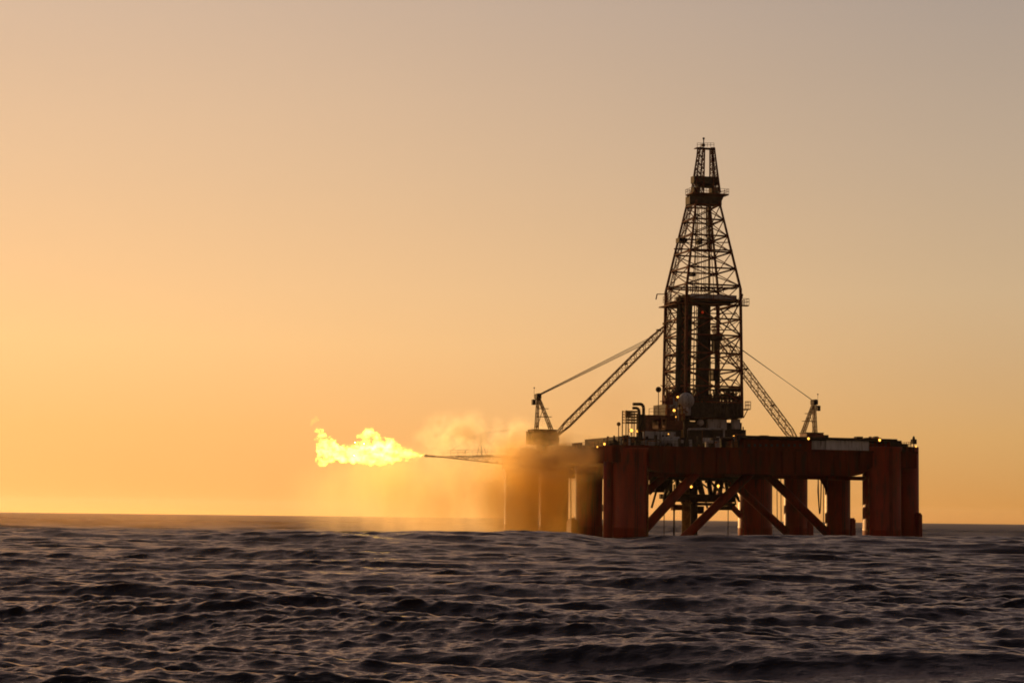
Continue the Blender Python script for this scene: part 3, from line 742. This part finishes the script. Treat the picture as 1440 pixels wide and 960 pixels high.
# ------------------------------------------------------------------ loose gear on the deck
def crate(name, label, cat, px0, py0, px1, py1, v0, v1, m, ribs=6):
    a = G(px0, py0, v0); b = G(px1, py1, v0)
    r = thing(name, label, cat, (a.x, v0, b.z), 'containers on the deck')
    part(MB().box(a.x, b.x, v0, v1, b.z, a.z), 'body', M[m], r)
    for i in range(ribs): x = a.x + (b.x - a.x) * (i + .5) / ribs; part(MB().box(x - .06, x + .06, v0 - .08, v0 - .003, b.z + .1, a.z - .1), 'rib', M[m], r)
    for x in (a.x, b.x):
        for z in (a.z, b.z): part(MB().box(x - .12, x + .12, v0 - .12, v1 + .12, z - .12, z + .12), 'edge_beam', M['dark'], r)
crate('shipping_container', 'long pale container below the derrick floor beside a bright work lamp', 'container', 986, 615, 1020, 622.5, 20, 22.6, 'white', 12)
crate('shipping_container', 'small grey container on the near left deck under the curved exhaust pipes', 'container', 906, 618, 926, 626, .5, 3, 'grey', 8)
r = thing('storage_tank', 'horizontal grey tank lying on the deck left of the derrick base', 'tank', (U(945, 1), 1, DT))
q = MB(); a = G(932, 620, 1); b = G(955, 620, 1); q.tube(a, b, .85, n=18); part(q, 'tank_shell', M['grey'], r, True)
for t_ in (.2, .8):
    P = a.lerp(b, t_); q = MB(); q.box(P.x - .15, P.x + .15, .2, 1.8, DT + .003, P.z - .6)
    part(q, 'saddle', M['dark'], r)

# ------------------------------------------------------------------ flame and spray
def hull_mesh(name, blobs, voxel, disp, dscale, seed=0):
    q = MB()
    for (px, py, v, rx, rz, ry) in blobs:
        c = G(px, py, v); q.ball(c, 1, 10, rx, ry, rz)
    base = Vector(np.mean(np.array(q.v), axis=0)); q.v = [tuple(Vector(p_) - base) for p_ in q.v]
    me = bpy.data.meshes.new(name); me.from_pydata(q.v, [], q.f); me.update()
    o = bpy.data.objects.new(name, me); C.objects.link(o); o.location = rig_world(base); o.rotation_euler = (0, 0, TH)
    r = o.modifiers.new('remesh', 'REMESH'); r.mode = 'VOXEL'; r.voxel_size = voxel
    if disp:
        tx = bpy.data.textures.new(name, 'CLOUDS'); tx.noise_scale = dscale; tx.noise_depth = 3
        d = o.modifiers.new('displace', 'DISPLACE'); d.texture = tx; d.strength = disp; d.mid_level = .5; d.texture_coords = 'LOCAL'
    return o
def vol_nodes(name):
    m = bpy.data.materials.new(name); m.use_nodes = True; nt = m.node_tree; nt.nodes.clear(); out = nt.nodes.new('ShaderNodeOutputMaterial')
    tc = nt.nodes.new('ShaderNodeTexCoord'); return m, nt, out, tc
def nnoise(nt, tc, scale, detail, stretch=(1, 1, 1), off=(0, 0, 0)):
    mp = nt.nodes.new('ShaderNodeMapping'); mp.inputs['Scale'].default_value = stretch; mp.inputs['Location'].default_value = off; nt.links.new(tc.outputs['Object'], mp.inputs[0])
    n = nt.nodes.new('ShaderNodeTexNoise'); n.inputs['Scale'].default_value = scale; n.inputs['Detail'].default_value = detail; n.inputs['Roughness'].default_value = .6; nt.links.new(mp.outputs[0], n.inputs[0]); return n.outputs['Fac']
def nmap(nt, f, a, b, c, d, smooth=False):
    n = nt.nodes.new('ShaderNodeMapRange'); nt.links.new(f, n.inputs[0])
    if smooth: n.interpolation_type = 'SMOOTHSTEP'
    for i, q in enumerate((a, b, c, d)): n.inputs[i + 1].default_value = q
    return n.outputs[0]
def nmul(nt, a, b):
    n = nt.nodes.new('ShaderNodeMath'); n.operation = 'MULTIPLY'
    for i, q in enumerate((a, b)):
        if isinstance(q, (int, float)): n.inputs[i].default_value = q
        else: nt.links.new(q, n.inputs[i])
    return n.outputs[0]

# flame
fl_blobs = [(592, 640, 60, .9, .45, .4), (583, 639.5, 60, 1.3, .9, .8), (572, 637.5, 60, 1.6, 1.5, 1.3), (560, 636.5, 60, 1.9, 2.0, 1.6), (548, 634, 60, 2.3, 2.9, 2.2), (535, 635, 60, 2.4, 3.2, 2.5),
            (526, 624, 60, 1.7, 2.6, 1.8), (519, 613, 60, 1.6, 1.9, 1.5), (512, 617, 60, 1.8, 1.7, 1.4), (520, 638, 60, 2.6, 2.7, 2.4), (508, 637, 60, 2.4, 2.3, 2.3), (495, 638, 60, 2.3, 2.2, 2.2), (482, 638, 60, 2.1, 1.9, 2.0), (470, 636, 60, 1.9, 1.9, 1.8),
            (462, 632, 60, 1.8, 3.0, 1.8), (455, 644, 60, 1.7, 1.7, 1.6), (454, 628, 60, 1.5, 3.2, 1.5), (451, 614, 60, 1.1, 1.5, 1.0), (448, 605, 60, .7, .9, .7), (455, 650, 60, 1.1, .9, 1), (466, 624, 60, 1.3, 1.1, 1.2)]
flame = hull_mesh('flare_flame', [(a, b, c, d * 1.02, e * .98, f) for a, b, c, d, e, f in fl_blobs], .18, 2.0, .7)
flame['label'] = 'bright yellow gas flame blowing left from the end of the flare boom'; flame['category'] = 'flame'
m, nt, out, tc = vol_nodes('flame_glow')
n1 = nnoise(nt, tc, .6, 6, (.8, 1, 1.1)); st = nmap(nt, n1, .43, .66, .0, 2.7)
sxf = nt.nodes.new('ShaderNodeSeparateXYZ'); nt.links.new(tc.outputs['Object'], sxf.inputs[0]); st = nmul(nt, st, nmap(nt, sxf.outputs[0], 6, 14, 1, .35))
em = nt.nodes.new('ShaderNodeEmission'); cr = nt.nodes.new('ShaderNodeValToRGB'); nt.links.new(nmap(nt, n1, .38, .62, 0, 1), cr.inputs[0])
cr.color_ramp.elements[0].color = (1, .55, .02, 1); cr.color_ramp.elements[1].color = (1, .78, .10, 1)
nt.links.new(cr.outputs[0], em.inputs[0]); nt.links.new(st, em.inputs[1]); nt.links.new(em.outputs[0], out.inputs['Volume'])
flame.data.materials.append(m)
wisp = hull_mesh('flame_wisp', [(441, 592, 60, .8, .55, .4), (445, 588, 60, .5, .7, .4), (438, 596, 60, .4, .5, .4)], .15, .8, .6)
m, nt, out, tc = vol_nodes('wisp_glow'); em = nt.nodes.new('ShaderNodeEmission'); em.inputs[0].default_value = (1, .62, .05, 1); em.inputs[1].default_value = .22; nt.links.new(em.outputs[0], out.inputs['Volume'])
wisp.data.materials.append(m)
mw = wisp.matrix_basis.copy(); wisp.parent = flame; bpy.context.view_layer.update(); wisp.matrix_parent_inverse = flame.matrix_basis.inverted()

# spray and mist: soft-edged clouds, each an ellipsoid whose density thins to nothing at its skin
def cloud(name, label, px, py, v, rx, ry, rz, dens, col, nsc, stretch=(1, 1, 1), lo=.35, hi=.7, aniso=.5, power=1.0, off=(0, 0, 0), emit=None):
    q = MB().ball((0, 0, 0), 1, 16)
    me = bpy.data.meshes.new(name); me.from_pydata(q.v, [], q.f); me.update()
    o = bpy.data.objects.new(name, me); C.objects.link(o); c = G(px, py, v); o.location = rig_world(c); o.rotation_euler = (0, 0, TH); o.scale = (rx, ry, rz)
    o['label'] = label; o['kind'] = 'stuff'; o['category'] = 'spray'
    m, nt, out, tc = vol_nodes(name)
    ln = nt.nodes.new('ShaderNodeVectorMath'); ln.operation = 'LENGTH'; nt.links.new(tc.outputs['Object'], ln.inputs[0])
    edge = nmap(nt, ln.outputs['Value'], .98, .12, 0, 1, True)
    st_ = (rx * stretch[0], ry * stretch[1], rz * stretch[2])
    n1 = nnoise(nt, tc, nsc, 5, st_, off); f = nmap(nt, n1, lo, hi, 0, 1, True)
    d = nmul(nt, nmul(nt, edge, f), dens)
    pv = nt.nodes.new('ShaderNodeVolumePrincipled'); nt.links.new(d, pv.inputs['Density']); pv.inputs['Color'].default_value = col + (1,); pv.inputs['Anisotropy'].default_value = aniso
    nt.links.new(pv.outputs[0], out.inputs['Volume']); me.materials.append(m)
    return o
cloud('water_spray', 'pale curtain of spray falling to the sea under the flare boom', 635, 700, 60, 30, 8, 15, .30, (1, .86, .58), .16, (1, 1, .4), .22, .70, .6)
cloud('water_spray', 'thin left end of the spray curtain below the bright gas flame', 525, 703, 60, 24, 7, 14, .12, (1, .86, .58), .14, (1, 1, .4), .25, .70, .6, off=(4, 4, 0))
cloud('water_spray', 'mist tinted warm for backlight, wrapped round the two farthest left columns', 748, 696, 16, 15.5, 9, 16, .38, (1, .70, .22), .18, (1, 1, .6), .26, .64, .6, off=(3, 1, 0))  # water spray; the orange of light through it is put into the colour
cloud('water_spray', 'smoky mist drifting over the left end of the deck', 780, 643, 8, 18, 8, 6.5, .45, (1, .76, .38), .24, (.7, 1, 1.2), .36, .66, .5, off=(7, 0, 2))  # spray again, its warm backlight tinted into the colour
cloud('water_spray', 'pale puff of spray above the flare boom around its thin mast', 652, 622, 57, 14, 5, 9, .62, (1, .93, .76), .2, (1, 1, 1), .40, .66, .65, off=(1, 5, 0))
cloud('water_spray', 'pale puff of spray blowing between the thin mast and the left crane', 722, 624, 54, 13, 5, 8, .62, (1, .93, .76), .2, (1, 1, 1), .40, .66, .65, off=(9, 2, 1))
cloud('smoke', 'faint brown smoke hanging in the air behind the left crane boom', 862, 560, 66, 17, 8, 14, .03, (.75, .55, .4), .12, (1, 1, 1), .35, .7, .3, off=(2, 2, 8))

cloud('sea_mist', 'low golden mist lying over the far sea left of the rig', 190, 728, 130, 95, 60, 5.5, .0028, (1, .68, .32), .02, (1, 1, 2), .2, .7, .7, off=(2, 9, 8))

# evening haze over the sea
q = MB().box(-16000, 16000, -3000, 16000, -8, 100); hz = q.build('haze', M['wire']); hz['kind'] = 'stuff'; hz.data.materials.clear()
m, nt, out, tc = vol_nodes('haze_air'); pv = nt.nodes.new('ShaderNodeVolumePrincipled'); pv.inputs['Density'].default_value = 1.5e-5; pv.inputs['Color'].default_value = (.95, .9, .85, 1); pv.inputs['Anisotropy'].default_value = .6
nt.links.new(pv.outputs[0], out.inputs['Volume']); hz.data.materials.append(m)

# remove helper property
for o in bpy.data.objects:
    if '_b' in o: del o['_b']

# ------------------------------------------------------------------ render settings
S.view_settings.view_transform = 'Standard'; S.view_settings.look = 'None'; S.view_settings.exposure = 0; S.view_settings.gamma = 1
cy = S.cycles; cy.max_bounces = 6; cy.volume_bounces = 3; cy.transparent_max_bounces = 12; cy.volume_step_rate = 1.0; cy.volume_max_steps = 256
cy.use_denoising = True; cy.filter_width = 1.8
